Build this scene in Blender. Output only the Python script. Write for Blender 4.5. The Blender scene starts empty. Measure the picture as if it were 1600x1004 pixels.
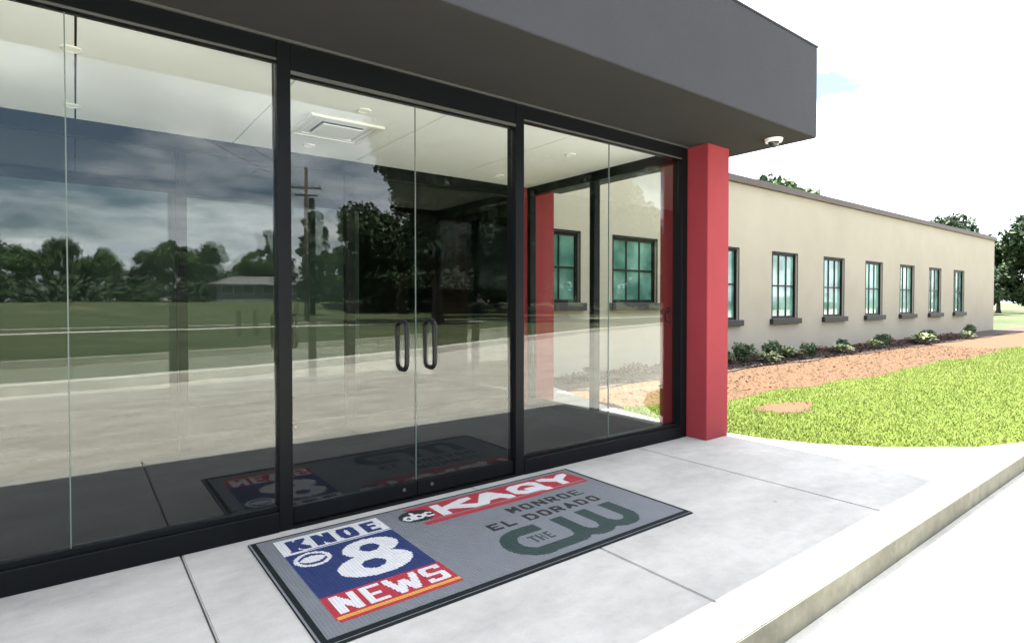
import bpy, bmesh, math, random
import numpy as np
from mathutils import Vector, Matrix
random.seed(7); rng = np.random.default_rng(7)
S = bpy.context.scene
COL = S.collection
R = math.radians

# ------------------------------------------------------------------ camera
FPX = 894.0
cam_d = bpy.data.cameras.new("camera"); cam = bpy.data.objects.new("camera", cam_d); COL.objects.link(cam)
cam_d.sensor_fit = 'HORIZONTAL'; cam_d.sensor_width = 36.0
cam_d.lens = 36.0 * FPX / 1600.0
PITCH = 1.0
cam.location = (0, 0, 1.4)
yaw = math.atan2(1170.0, FPX)
cam.rotation_euler = (R(90 - PITCH), 0, yaw - R(90))
cam_d.shift_y = -(31.5 - FPX * math.tan(R(PITCH))) / 1600.0
cam_d.clip_end = 2000; cam_d.clip_start = 0.05
S.camera = cam

# ------------------------------------------------------------------ world, sun, exposure
SUNV = Vector((0.40, 1.10, 3.84)).normalized()        # direction towards the sun
elev = math.asin(SUNV.z); azim = math.atan2(SUNV.x, SUNV.y)
W = bpy.data.worlds.new("World"); S.world = W; W.use_nodes = True
nt = W.node_tree; N = nt.nodes; L = nt.links; N.clear()
out = N.new('ShaderNodeOutputWorld'); bg = N.new('ShaderNodeBackground'); bg.inputs[1].default_value = 0.05
sky = N.new('ShaderNodeTexSky'); sky.sky_type = 'NISHITA'; sky.sun_disc = False
sky.sun_elevation = elev; sky.sun_rotation = azim; sky.dust_density = 1.5; sky.air_density = 1.0; sky.ozone_density = 1.0
tc = N.new('ShaderNodeTexCoord'); sep = N.new('ShaderNodeSeparateXYZ'); L.new(tc.outputs['Generated'], sep.inputs[0])
def wmath(op, a, b=None, c=None):
    m = N.new('ShaderNodeMath'); m.operation = op
    for i, v in enumerate((a, b, c)):
        if v is None: continue
        if isinstance(v, (int, float)): m.inputs[i].default_value = v
        else: L.new(v, m.inputs[i])
    return m.outputs[0]
zz = wmath('ADD', wmath('MAXIMUM', sep.outputs[2], 0.0), 0.16)
cx = wmath('DIVIDE', sep.outputs[0], zz); cy = wmath('DIVIDE', sep.outputs[1], zz)
cmb = N.new('ShaderNodeCombineXYZ'); L.new(cx, cmb.inputs[0]); L.new(cy, cmb.inputs[1]); cmb.inputs[2].default_value = 3.3
nz = N.new('ShaderNodeTexNoise'); nz.inputs['Scale'].default_value = 0.75; nz.inputs['Detail'].default_value = 9; nz.inputs['Roughness'].default_value = 0.58
L.new(cmb.outputs[0], nz.inputs['Vector'])
rp = N.new('ShaderNodeValToRGB'); rp.color_ramp.elements[0].position = 0.40; rp.color_ramp.elements[1].position = 0.55
L.new(nz.outputs[0], rp.inputs[0])
nz2 = N.new('ShaderNodeTexNoise'); nz2.inputs['Scale'].default_value = 1.9; nz2.inputs['Detail'].default_value = 7
L.new(cmb.outputs[0], nz2.inputs['Vector'])
cr2 = N.new('ShaderNodeValToRGB'); cr2.color_ramp.elements[0].position = 0.3; cr2.color_ramp.elements[1].position = 0.72
cr2.color_ramp.elements[0].color = (7.4, 8.2, 9.8, 1); cr2.color_ramp.elements[1].color = (16, 16.2, 16.6, 1)
L.new(nz2.outputs[0], cr2.inputs[0])
mx = N.new('ShaderNodeMix'); mx.data_type = 'RGBA'
L.new(rp.outputs[0], mx.inputs[0]); L.new(sky.outputs[0], mx.inputs[6]); L.new(cr2.outputs[0], mx.inputs[7])
L.new(mx.outputs[2], bg.inputs[0]); L.new(bg.outputs[0], out.inputs[0])

sd = bpy.data.lights.new("sun", 'SUN'); sd.energy = 5.0; sd.angle = R(0.5); sd.color = (1.0, 0.965, 0.90)
so = bpy.data.objects.new("sun", sd); COL.objects.link(so); so.location = (0, 0, 30)
so.rotation_euler = SUNV.to_track_quat('Z', 'Y').to_euler()

S.view_settings.view_transform = 'Standard'; S.view_settings.look = 'None'
S.view_settings.gamma = 1; S.view_settings.use_curve_mapping = False
S.view_settings.exposure = 2.75
S.render.engine = 'CYCLES'
S.cycles.max_bounces = 14; S.cycles.transparent_max_bounces = 32; S.cycles.glossy_bounces = 6; S.cycles.diffuse_bounces = 6
S.cycles.use_denoising = True; S.cycles.samples = 256; S.cycles.caustics_reflective = False
S.render.resolution_x = 1024; S.render.resolution_y = 642

# ------------------------------------------------------------------ materials
def newmat(name):
    m = bpy.data.materials.new(name); m.use_nodes = True; return m
def mat(name, col, rough=0.6, spec=0.5, var=0.12, vscale=3.0, bump=0.0, bscale=60.0, fine=0.0, fscale=200.0, metal=0.0, col2=None, stretch=(1, 1, 1), bdist=0.01):
    """Principled surface: colour varied by two noises, optional fine relief"""
    m = newmat(name); t = m.node_tree; n = t.nodes; l = t.links; b = n['Principled BSDF']
    b.inputs['Roughness'].default_value = rough; b.inputs['Metallic'].default_value = metal
    b.inputs['Specular IOR Level'].default_value = spec
    tc = n.new('ShaderNodeTexCoord'); mp = n.new('ShaderNodeMapping'); mp.inputs['Scale'].default_value = stretch
    l.new(tc.outputs['Object'], mp.inputs[0])
    a = n.new('ShaderNodeTexNoise'); a.inputs['Scale'].default_value = vscale; a.inputs['Detail'].default_value = 8; a.inputs['Roughness'].default_value = 0.62
    l.new(mp.outputs[0], a.inputs['Vector'])
    r = n.new('ShaderNodeValToRGB'); r.color_ramp.elements[0].position = 0.3; r.color_ramp.elements[1].position = 0.7
    c2 = col2 if col2 else tuple(min(1, c * (1 + var)) for c in col)
    c1 = tuple(c * (1 - var) for c in col)
    r.color_ramp.elements[0].color = (*c1, 1); r.color_ramp.elements[1].color = (*c2, 1)
    l.new(a.outputs[0], r.inputs[0]); colout = r.outputs[0]
    if fine > 0:
        f = n.new('ShaderNodeTexNoise'); f.inputs['Scale'].default_value = fscale; f.inputs['Detail'].default_value = 3
        l.new(tc.outputs['Object'], f.inputs['Vector'])
        mr = n.new('ShaderNodeMapRange'); mr.inputs[1].default_value = 0.3; mr.inputs[2].default_value = 0.7
        mr.inputs[3].default_value = 1 - fine; mr.inputs[4].default_value = 1 + fine; l.new(f.outputs[0], mr.inputs[0])
        v = n.new('ShaderNodeVectorMath'); v.operation = 'SCALE'; l.new(colout, v.inputs[0]); l.new(mr.outputs[0], v.inputs['Scale'])
        colout = v.outputs[0]
    l.new(colout, b.inputs['Base Color'])
    if bump > 0:
        q = n.new('ShaderNodeTexNoise'); q.inputs['Scale'].default_value = bscale; q.inputs['Detail'].default_value = 4
        l.new(tc.outputs['Object'], q.inputs['Vector'])
        bp = n.new('ShaderNodeBump'); bp.inputs['Strength'].default_value = bump; bp.inputs['Distance'].default_value = bdist
        l.new(q.outputs[0], bp.inputs['Height']); l.new(bp.outputs[0], b.inputs['Normal'])
    return m
def glassmat(name, tint=(0.86, 0.92, 0.87), r0=0.05, dirt=0.0):
    """clear sheet: Schlick mix of see-through and mirror, the same from both faces"""
    m = newmat(name); t = m.node_tree; n = t.nodes; l = t.links; n.clear()
    o = n.new('ShaderNodeOutputMaterial'); tr = n.new('ShaderNodeBsdfTransparent'); tr.inputs[0].default_value = (*tint, 1)
    gl = n.new('ShaderNodeBsdfGlossy'); gl.inputs['Roughness'].default_value = 0.0; gl.inputs[0].default_value = (0.97, 1, 0.98, 1)
    g = n.new('ShaderNodeNewGeometry'); d = n.new('ShaderNodeVectorMath'); d.operation = 'DOT_PRODUCT'
    l.new(g.outputs['Normal'], d.inputs[0]); l.new(g.outputs['Incoming'], d.inputs[1])
    def mm(op, a, b=None):
        k = n.new('ShaderNodeMath'); k.operation = op
        for i, v in enumerate((a, b)):
            if v is None: continue
            if isinstance(v, (int, float)): k.inputs[i].default_value = v
            else: l.new(v, k.inputs[i])
        return k.outputs[0]
    c = mm('ABSOLUTE', d.outputs['Value']); p = mm('POWER', mm('SUBTRACT', 1.0, c), 5.0)
    f = mm('ADD', mm('MULTIPLY', p, 1 - r0), r0)
    tcn = n.new('ShaderNodeTexCoord'); wv = n.new('ShaderNodeTexNoise'); wv.inputs['Scale'].default_value = 1.3; wv.inputs['Detail'].default_value = 1
    l.new(tcn.outputs['Object'], wv.inputs['Vector'])
    bp = n.new('ShaderNodeBump'); bp.inputs['Strength'].default_value = 0.05; bp.inputs['Distance'].default_value = 0.01
    l.new(wv.outputs[0], bp.inputs['Height']); l.new(bp.outputs[0], gl.inputs['Normal'])
    mix = n.new('ShaderNodeMixShader'); l.new(f, mix.inputs[0]); l.new(tr.outputs[0], mix.inputs[1]); l.new(gl.outputs[0], mix.inputs[2])
    l.new(mix.outputs[0], o.inputs[0]); return m
def emat(name, col, strength):
    m = newmat(name); b = m.node_tree.nodes['Principled BSDF']
    b.inputs['Base Color'].default_value = (0.8, 0.8, 0.78, 1)
    b.inputs['Emission Color'].default_value = (*col, 1); b.inputs['Emission Strength'].default_value = strength; return m

def concrete(name, col, var, stain, crack=0.0, warm=(1, 1, 1)):
    m = newmat(name); t = m.node_tree; n = t.nodes; l = t.links; b = n['Principled BSDF']; b.inputs['Roughness'].default_value = 0.82
    b.inputs['Specular IOR Level'].default_value = 0.3
    g = n.new('ShaderNodeNewGeometry')
    def noise(sc, det, rg=0.6, st=(1, 1, 1)):
        mp = n.new('ShaderNodeMapping'); mp.inputs['Scale'].default_value = st; l.new(g.outputs['Position'], mp.inputs[0])
        q = n.new('ShaderNodeTexNoise'); q.inputs['Scale'].default_value = sc; q.inputs['Detail'].default_value = det; q.inputs['Roughness'].default_value = rg
        l.new(mp.outputs[0], q.inputs['Vector']); return q.outputs[0]
    def rng_(v, a, b_, c, d):
        r = n.new('ShaderNodeMapRange'); l.new(v, r.inputs[0])
        for i, x in enumerate((a, b_, c, d)): r.inputs[i + 1].default_value = x
        return r.outputs[0]
    def mul(a, b_):
        k = n.new('ShaderNodeMath'); k.operation = 'MULTIPLY'; l.new(a, k.inputs[0]); l.new(b_, k.inputs[1]); return k.outputs[0]
    f = rng_(noise(1.1, 9, 0.65, (1, 2.2, 1)), 0.32, 0.68, 1 - stain, 1 + stain * 0.5)
    f = mul(f, rng_(noise(9, 8, 0.7), 0.3, 0.7, 1 - var, 1 + var))
    f = mul(f, rng_(noise(90, 3, 0.6), 0.3, 0.7, 0.96, 1.04))
    sp = rng_(noise(13, 2, 0.5), 0.74, 0.77, 1.0, 0.72)     # small dark specks
    f = mul(f, sp)
    v = n.new('ShaderNodeVectorMath'); v.operation = 'SCALE'; v.inputs[0].default_value = col; l.new(f, v.inputs['Scale'])
    l.new(v.outputs[0], b.inputs['Base Color'])
    bp = n.new('ShaderNodeBump'); bp.inputs['Strength'].default_value = 0.25; bp.inputs['Distance'].default_value = 0.003
    l.new(noise(240, 3), bp.inputs['Height']); l.new(bp.outputs[0], b.inputs['Normal']); return m

M = {}
M['slab'] = concrete('pale_brushed_concrete', (0.425, 0.409, 0.375), 0.08, 0.21)
M['drive'] = concrete('weathered_drive_concrete', (0.48, 0.455, 0.40), 0.10, 0.24)
M['kerb'] = concrete('kerb_concrete', (0.50, 0.48, 0.43), 0.08, 0.15)
M['edge'] = concrete('exposed_aggregate', (0.12, 0.12, 0.095), 0.25, 0.35)
M['road'] = concrete('asphalt', (0.07, 0.07, 0.07), 0.1, 0.2)
M['frame'] = mat('black_anodised_frame', (0.004, 0.005, 0.006), rough=0.42, spec=0.12, var=0.15, vscale=2)
M['trim'] = mat('grey_metal_trim', (0.075, 0.077, 0.075), rough=0.45, var=0.1, metal=0.3)
M['handle'] = mat('satin_black_handle', (0.006, 0.006, 0.008), rough=0.4, spec=0.25, var=0.1)
M['shaded_soffit'] = mat('soffit_paint_with_shade', (0.020, 0.020, 0.020), rough=0.85, spec=0.2, var=0.08, vscale=1.2)  # darker than the fascia: underside shade is put into this colour
M['canopy'] = mat('charcoal_stucco', (0.027, 0.0285, 0.034), rough=0.85, spec=0.3, var=0.09, vscale=1.3, bump=0.3, bscale=110, fine=0.03, fscale=90, bdist=0.006)
M['red'] = mat('red_stucco', (0.245, 0.030, 0.038), rough=0.8, spec=0.25, var=0.07, vscale=2.0, bump=0.45, bscale=120, fine=0.06, fscale=140, bdist=0.006)
M['tan'] = mat('tan_stucco', (0.355, 0.325, 0.268), rough=0.9, spec=0.2, var=0.06, vscale=0.7, bump=0.4, bscale=60, fine=0.05, fscale=60)
M['coping'] = mat('brown_coping', (0.06, 0.045, 0.036), rough=0.6, var=0.15)
M['ceiling'] = mat('white_plasterboard', (0.86, 0.885, 0.92), rough=0.9, spec=0.2, var=0.02)
M['white'] = mat('white_enamel', (0.75, 0.75, 0.74), rough=0.5, var=0.03)
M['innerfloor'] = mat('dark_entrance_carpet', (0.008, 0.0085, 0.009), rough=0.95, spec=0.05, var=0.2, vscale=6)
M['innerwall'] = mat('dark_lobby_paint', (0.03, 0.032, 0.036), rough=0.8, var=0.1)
M['greywall'] = mat('grey_lobby_paint', (0.35, 0.36, 0.36), rough=0.8, var=0.05)
M['wood'] = mat('lobby_desk_wood', (0.16, 0.12, 0.09), rough=0.5, var=0.2)
M['glass'] = glassmat('clear_storefront_glass', (0.972, 0.985, 0.968), 0.039)
M['glassedge'] = mat('green_glass_edge', (0.09, 0.12, 0.105), rough=0.4, var=0.05)
M['darkglass'] = glassmat('lobby_glass', (0.60, 0.66, 0.63), 0.030)
M['soil'] = mat('dark_bark_mulch', (0.050, 0.032, 0.026), rough=0.95, var=0.5, vscale=18, bump=1.0, bscale=40, fine=0.4, fscale=70, bdist=0.03)
M['straw'] = mat('sandy_orange_soil', (0.066, 0.030, 0.0075), rough=0.95, var=0.14, vscale=7, bump=0.6, bscale=60, fine=0.30, fscale=90, bdist=0.02)
M['dark_sill'] = mat('dark_window_sill', (0.012, 0.012, 0.012), rough=0.6, var=0.1)
M['bark'] = mat('tree_bark', (0.055, 0.042, 0.03), rough=0.95, var=0.35, vscale=8, bump=0.8, bscale=25, stretch=(3, 3, 0.6), bdist=0.03)
M['pole'] = mat('creosoted_pole', (0.07, 0.05, 0.035), rough=0.9, var=0.25, stretch=(6, 6, 0.4))
M['rubber'] = mat('black_mat_rubber', (0.009, 0.012, 0.012), rough=0.85, spec=0.15, var=0.2, bump=0.3, bscale=120)
M['siding'] = mat('pale_siding', (0.16, 0.165, 0.16), rough=0.7, var=0.08)
M['roofing'] = mat('grey_shingle_roof', (0.10, 0.10, 0.10), rough=0.9, var=0.2, vscale=2)
M['paintw'] = mat('white_car_paint', (0.70, 0.70, 0.70), rough=0.25, var=0.02)
M['painta'] = mat('silver_car_paint', (0.36, 0.37, 0.39), rough=0.25, var=0.02, metal=0.4)
M['tyre'] = mat('tyre_rubber', (0.02, 0.02, 0.02), rough=0.8, var=0.1)
M['carglass'] = mat('car_window_glass', (0.02, 0.025, 0.03), rough=0.05, var=0.05)
M['lamp'] = emat('lit_downlight', (1.0, 0.95, 0.85), 0.02)

def winmat():
    m = newmat('teal_tinted_sky_toned_window'); t = m.node_tree; n = t.nodes; l = t.links; b = n['Principled BSDF']
    g = n.new('ShaderNodeTexCoord'); q = n.new('ShaderNodeTexNoise'); q.inputs['Scale'].default_value = 1.5; q.inputs['Detail'].default_value = 5
    l.new(g.outputs['Object'], q.inputs['Vector'])
    r = n.new('ShaderNodeValToRGB'); r.color_ramp.elements[0].position = 0.35; r.color_ramp.elements[1].position = 0.65
    oi = n.new('ShaderNodeObjectInfo'); am = n.new('ShaderNodeMath'); am.operation = 'MULTIPLY_ADD'
    l.new(oi.outputs['Random'], am.inputs[0]); am.inputs[1].default_value = 0.35; l.new(q.outputs[0], am.inputs[2]); sb = n.new('ShaderNodeMath'); sb.operation = 'SUBTRACT'; l.new(am.outputs[0], sb.inputs[0]); sb.inputs[1].default_value = 0.17
    r.color_ramp.elements[0].color = (0.05, 0.14, 0.115, 1); r.color_ramp.elements[1].color = (0.20, 0.38, 0.33, 1)  # pale end of the ramp puts reflected sky into the teal tint
    l.new(sb.outputs[0], r.inputs[0]); l.new(r.outputs[0], b.inputs['Base Color'])
    b.inputs['Roughness'].default_value = 0.03; b.inputs['IOR'].default_value = 1.75; return m
M['window'] = winmat()

def foliage(name, c1, c2, rough=0.65):
    m = newmat(name); t = m.node_tree; n = t.nodes; l = t.links; b = n['Principled BSDF']; b.inputs['Roughness'].default_value = rough
    b.inputs['Specular IOR Level'].default_value = 0.25
    g = n.new('ShaderNodeNewGeometry'); q = n.new('ShaderNodeTexNoise'); q.inputs['Scale'].default_value = 0.9; q.inputs['Detail'].default_value = 4
    l.new(g.outputs['Position'], q.inputs['Vector'])
    ad = n.new('ShaderNodeMath'); ad.operation = 'MULTIPLY_ADD'; l.new(g.outputs['Random Per Island'], ad.inputs[0]); ad.inputs[1].default_value = 0.5; 
    sc = n.new('ShaderNodeMath'); sc.operation = 'MULTIPLY'; l.new(q.outputs[0], sc.inputs[0]); sc.inputs[1].default_value = 0.6; l.new(sc.outputs[0], ad.inputs[2])
    r = n.new('ShaderNodeValToRGB'); r.color_ramp.elements[0].position = 0.2; r.color_ramp.elements[1].position = 0.85
    r.color_ramp.elements[0].color = (*c1, 1); r.color_ramp.elements[1].color = (*c2, 1)
    l.new(ad.outputs[0], r.inputs[0]); l.new(r.outputs[0], b.inputs['Base Color']); return m
M['leafA'] = foliage('mid_green_leaves', (0.022, 0.045, 0.014), (0.065, 0.11, 0.032))
M['leafB'] = foliage('dark_green_leaves', (0.012, 0.026, 0.012), (0.036, 0.062, 0.022))
M['pine'] = foliage('pine_needles', (0.014, 0.028, 0.016), (0.04, 0.065, 0.03))
M['strapleaf'] = foliage('variegated_strap_leaves', (0.10, 0.15, 0.06), (0.38, 0.40, 0.22))
M['shrubleaf'] = foliage('shrub_leaves', (0.03, 0.06, 0.03), (0.09, 0.14, 0.06))
M['redleaf'] = foliage('bronze_ground_leaves', (0.06, 0.03, 0.028), (0.14, 0.08, 0.06))
M['blade'] = foliage('bright_turf_blades', (0.066, 0.098, 0.009), (0.110, 0.132, 0.016))

def lawnmat(name, a, b_, c):
    m = newmat(name); t = m.node_tree; n = t.nodes; l = t.links; bs = n['Principled BSDF']; bs.inputs['Roughness'].default_value = 0.9
    bs.inputs['Specular IOR Level'].default_value = 0.15
    g = n.new('ShaderNodeNewGeometry')
    q = n.new('ShaderNodeTexNoise'); q.inputs['Scale'].default_value = 0.22; q.inputs['Detail'].default_value = 10; q.inputs['Roughness'].default_value = 0.72
    l.new(g.outputs['Position'], q.inputs['Vector'])
    r = n.new('ShaderNodeValToRGB'); e = r.color_ramp.elements; e[0].position = 0.32; e[0].color = (*a, 1); e[1].position = 0.72; e[1].color = (*c, 1)
    k = e.new(0.52); k.color = (*b_, 1); l.new(q.outputs[0], r.inputs[0]); l.new(r.outputs[0], bs.inputs['Base Color'])
    w = n.new('ShaderNodeTexNoise'); w.inputs['Scale'].default_value = 45; w.inputs['Detail'].default_value = 3; l.new(g.outputs['Position'], w.inputs['Vector'])
    bp = n.new('ShaderNodeBump'); bp.inputs['Strength'].default_value = 1.0; bp.inputs['Distance'].default_value = 0.04
    l.new(w.outputs[0], bp.inputs['Height']); l.new(bp.outputs[0], bs.inputs['Normal']); return m
M['lawn'] = lawnmat('turf', (0.062, 0.096, 0.010), (0.076, 0.108, 0.014), (0.094, 0.112, 0.026))
M['lawnfar'] = lawnmat('mown_field_grass', (0.042, 0.056, 0.026), (0.060, 0.076, 0.036), (0.12, 0.115, 0.068))

# ------------------------------------------------------------------ helpers
def link(name, me, parent=None, loc=None, rz=0):
    o = bpy.data.objects.new(name, me); COL.objects.link(o)
    if parent: o.parent = parent
    if loc: o.location = loc
    if rz: o.rotation_euler[2] = rz
    return o
def tag(o, label=None, cat=None, group=None, kind=None):
    if label: o['label'] = label
    if cat: o['category'] = cat
    if group: o['group'] = group
    if kind: o['kind'] = kind
    return o
def empty(name, loc, label, cat, group=None, rz=0):
    return tag(link(name, None, None, loc, rz), label, cat, group)
def mesh(verts, faces, m, name='mesh', smooth=False, mats=None, midx=None):
    me = bpy.data.meshes.new(name); me.from_pydata([tuple(map(float, v)) for v in verts], [], [list(map(int, f)) for f in faces])
    for k in (mats or [m]): me.materials.append(k)
    if midx is not None: me.polygons.foreach_set('material_index', midx)
    if smooth: me.polygons.foreach_set('use_smooth', [True] * len(me.polygons))
    me.update(); return me
def quadmesh(P, m, name, nq=4):
    """P: (n, nq, 3) array of separate faces"""
    n = len(P); me = bpy.data.meshes.new(name)
    me.vertices.add(n * nq); me.vertices.foreach_set('co', P.reshape(-1).astype(np.float32))
    me.loops.add(n * nq); me.loops.foreach_set('vertex_index', np.arange(n * nq, dtype=np.int32))
    me.polygons.add(n); me.polygons.foreach_set('loop_start', np.arange(0, n * nq, nq, dtype=np.int32))
    me.materials.append(m); me.update(calc_edges=True); me.validate(); return me
class MB:
    def __init__(s): s.bm = bmesh.new()
    def box(s, x0, x1, y0, y1, z0, z1, bev=0.0, rot=None):
        r = bmesh.ops.create_cube(s.bm, size=1); v = r['verts']
        bmesh.ops.scale(s.bm, vec=(x1 - x0, y1 - y0, z1 - z0), verts=v)
        bmesh.ops.translate(s.bm, vec=((x0 + x1) / 2, (y0 + y1) / 2, (z0 + z1) / 2), verts=v)
        if bev > 0:
            e = list({e for q in v for e in q.link_edges})
            bmesh.ops.bevel(s.bm, geom=e, offset=bev, segments=2, affect='EDGES', profile=0.5)
        return s
    def prism(s, pts, z0, z1, bev=0.0):
        lo = [s.bm.verts.new((x, y, z0)) for x, y in pts]; hi = [s.bm.verts.new((x, y, z1)) for x, y in pts]
        n = len(pts); top = s.bm.faces.new(hi); s.bm.faces.new(lo[::-1])
        for i in range(n): s.bm.faces.new((lo[i], lo[(i + 1) % n], hi[(i + 1) % n], hi[i]))
        if bev: bmesh.ops.bevel(s.bm, geom=list(top.edges), offset=bev, segments=2, affect='EDGES')
        return s
    def tube(s, path, rad, seg=12, closed=False):
        P = [Vector(p) for p in path]; n = len(P); rings = []
        for i, p in enumerate(P):
            a = P[(i - 1) % n] if (closed or i > 0) else p; b = P[(i + 1) % n] if (closed or i < n - 1) else p
            d = (b - a).normalized(); up = Vector((0, 0, 1)) if abs(d.z) < 0.9 else Vector((1, 0, 0))
            if closed: up = Vector((1, 0, 0))
            u = d.cross(up).normalized(); w = d.cross(u).normalized()
            r = rad[i] if isinstance(rad, (list, tuple)) else rad
            rings.append([s.bm.verts.new(p + (u * math.cos(t) + w * math.sin(t)) * r) for t in [2 * math.pi * k / seg for k in range(seg)]])
        for i in range(n if closed else n - 1):
            A = rings[i]; B = rings[(i + 1) % n]
            for k in range(seg): s.bm.faces.new((A[k], A[(k + 1) % seg], B[(k + 1) % seg], B[k]))
        if not closed: s.bm.faces.new(rings[0][::-1]); s.bm.faces.new(rings[-1])
        return s
    def disc(s, c, r, h, seg=28, r2=None):
        rr = bmesh.ops.create_cone(s.bm, cap_ends=True, segments=seg, radius1=r, radius2=r if r2 is None else r2, depth=h)
        bmesh.ops.translate(s.bm, vec=c, verts=rr['verts']); return s
    def build(s, name, m, parent=None, smooth=False, loc=None):
        bmesh.ops.recalc_face_normals(s.bm, faces=s.bm.faces[:])
        me = bpy.data.meshes.new(name); s.bm.to_mesh(me); s.bm.free(); me.materials.append(m)
        if smooth: me.polygons.foreach_set('use_smooth', [True] * len(me.polygons))
        return link(name, me, parent, loc)
def bx(name, m, parent, *a, **k): return MB().box(*a, **k).build(name, m, parent)
def copy_tree(o, parent=None):
    c = o.copy(); COL.objects.link(c)
    if parent: c.parent = parent
    for ch in list(o.children): copy_tree(ch, c)
    return c

# ------------------------------------------------------------------ ground, drive, kerbs, lawns
SLAB_Y = 1.30; DZ = -0.15; FY = 3.64
cxs = [-140, -60, -20, -5, 2.8, 7.5, 12.9, 21, 30, 60, 140]; cys = [-9, -6, -4.6, -4.5, -5.4, -7.1, -9.6, -13, -16, -26, -50]
def C(x): return float(np.interp(x, cxs, cys))
xs = sorted(set(list(np.linspace(-140, 140, 57)) + list(np.linspace(-10, 32, 85))))
def Cs(x): return np.mean([C(x + d) for d in np.linspace(-1.8, 1.8, 7)])
def strip(name, fa, fb, z, m, label=None, za=None, kind='structure'):
    v = []; f = []
    for i, x in enumerate(xs):
        v += [(x, fa(x), z), (x, fb(x), z)]
        if i: f.append((2 * i - 2, 2 * i, 2 * i + 1, 2 * i - 1))
    return tag(link(name, mesh(v, f, m)), kind=kind)
def kerb(name, fa, width, z0, z1, m, lo=-140, hi=140):
    v = []; f = []; X = [x for x in xs if lo <= x <= hi]
    for i, x in enumerate(X):
        y = fa(x); v += [(x, y, z0), (x, y - 0.02, z1), (x, y - width, z1), (x, y - width, z0)]
        if i:
            a = 4 * i - 4; b = 4 * i
            for k in range(3): f.append((a + k, b + k, b + k + 1, a + k + 1))
    return tag(link(name, mesh(v, f, m)), kind='structure')
strip('driveway', lambda x: SLAB_Y + 0.1, lambda x: Cs(x) - 0.05, DZ, M['drive'])
kerb('kerb', Cs, 0.45, DZ - 0.1, 0.02, M['kerb'])
strip('lawn', lambda x: Cs(x) - 0.3, lambda x: -150, -0.01, M['lawnfar'])
tag(link('ground', mesh([(-900, -900, -0.4), (900, -900, -0.4), (900, 900, -0.4), (-900, 900, -0.4)], [(0, 1, 2, 3)], M['lawnfar'])), kind='structure')
def sheet(name, pts, z, m, kind='structure'):
    return tag(link(name, mesh([(x, y, z) for x, y in pts], [tuple(range(len(pts)))], m)), kind=kind)
def bank_y(x): return float(np.interp(x, [-140, -60, 20, 42, 90, 140], [-68, -64, -56, -48, -38, -30]))
vb_ = []; fb_ = []
for i, x in enumerate(xs):
    yy = bank_y(x); vb_ += [(x, yy, -0.02), (x, yy - 1.5, 0.25), (x, yy - 5, 1.0), (x, yy - 9, 1.25), (x, yy - 40, 1.4)]
    if i:
        for k in range(4): fb_.append((5 * i - 5 + k, 5 * i + k, 5 * i + k + 1, 5 * i - 4 + k))
tag(link('far_bank', mesh(vb_, fb_, M['lawnfar'], smooth=True)), kind='structure')
# a light footpath and the street beyond the field
sheet('footpath', [(-140, -19.0), (140, -30.0), (140, -31.3), (-140, -20.3)], -0.004, M['kerb'])
sheet('far_field', [(-900, -900), (900, -900), (900, -149), (-900, -149)], -0.02, M['lawnfar'])
# lawn to the right of the entrance, with its kerb along the drive
edge_curve = [(7.8, 1.3), (6.9, 1.62), (6.2, 2.12), (5.78, 2.62), (5.58, 3.05), (5.49, 3.55), (5.46, 4.25), (5.64, 5.3), (5.92, 6.2), (6.2, 6.95), (6.38, 8.0)]
v = [(x, y, -0.03) for x, y in edge_curve]; n_e = len(v)
v += [(140, 1.3, -0.03), (140, 8.0, -0.03)]
tag(link('entrance_lawn', mesh(v, [tuple(range(n_e)) + (n_e + 1, n_e)], M['lawn'])), kind='structure')
sheet('rear_lawn', [(-300, 8.0), (300, 8.0), (300, 400), (-300, 400)], -0.035, M['lawnfar'])
kb = MB(); kb.prism([(7.82, 1.12), (140, 1.12), (140, 1.33), (7.82, 1.33)], DZ - 0.1, 0.0, bev=0.015)
tag(kb.build('kerb', M['kerb']), kind='structure')

# the concrete walk: one setting piece with a slab for every bay between joints
walk = tag(bx('walkway', M['edge'], None, -20, 7.6, SLAB_Y + 0.035, FY - 0.02, -0.30, -0.05), kind='structure')
joints = [-9.10, -7.19, -5.28, -3.37, -1.46, 0.45, 2.36, 4.27]
for a, b in zip(joints[:-1], joints[1:]):
    MB().prism([(a + .004, SLAB_Y), (b - .004, SLAB_Y), (b - .004, FY + .12), (a + .004, FY + .12)], -0.11, 0.0, bev=0.006).build('slab', M['slab'], walk)
pts = [(4.274, SLAB_Y)] + edge_curve + [(5.2, 8.0), (5.2, FY + .12), (4.274, FY + .12)]
MB().prism(pts, -0.11, 0.0, bev=0.006).build('slab', M['slab'], walk)
kf = MB(); kf.box(-20, 7.8, SLAB_Y - 0.006, SLAB_Y - 0.001, DZ - 0.1, -0.012); kf.build('kerb_face', M['edge'], walk)

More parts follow.
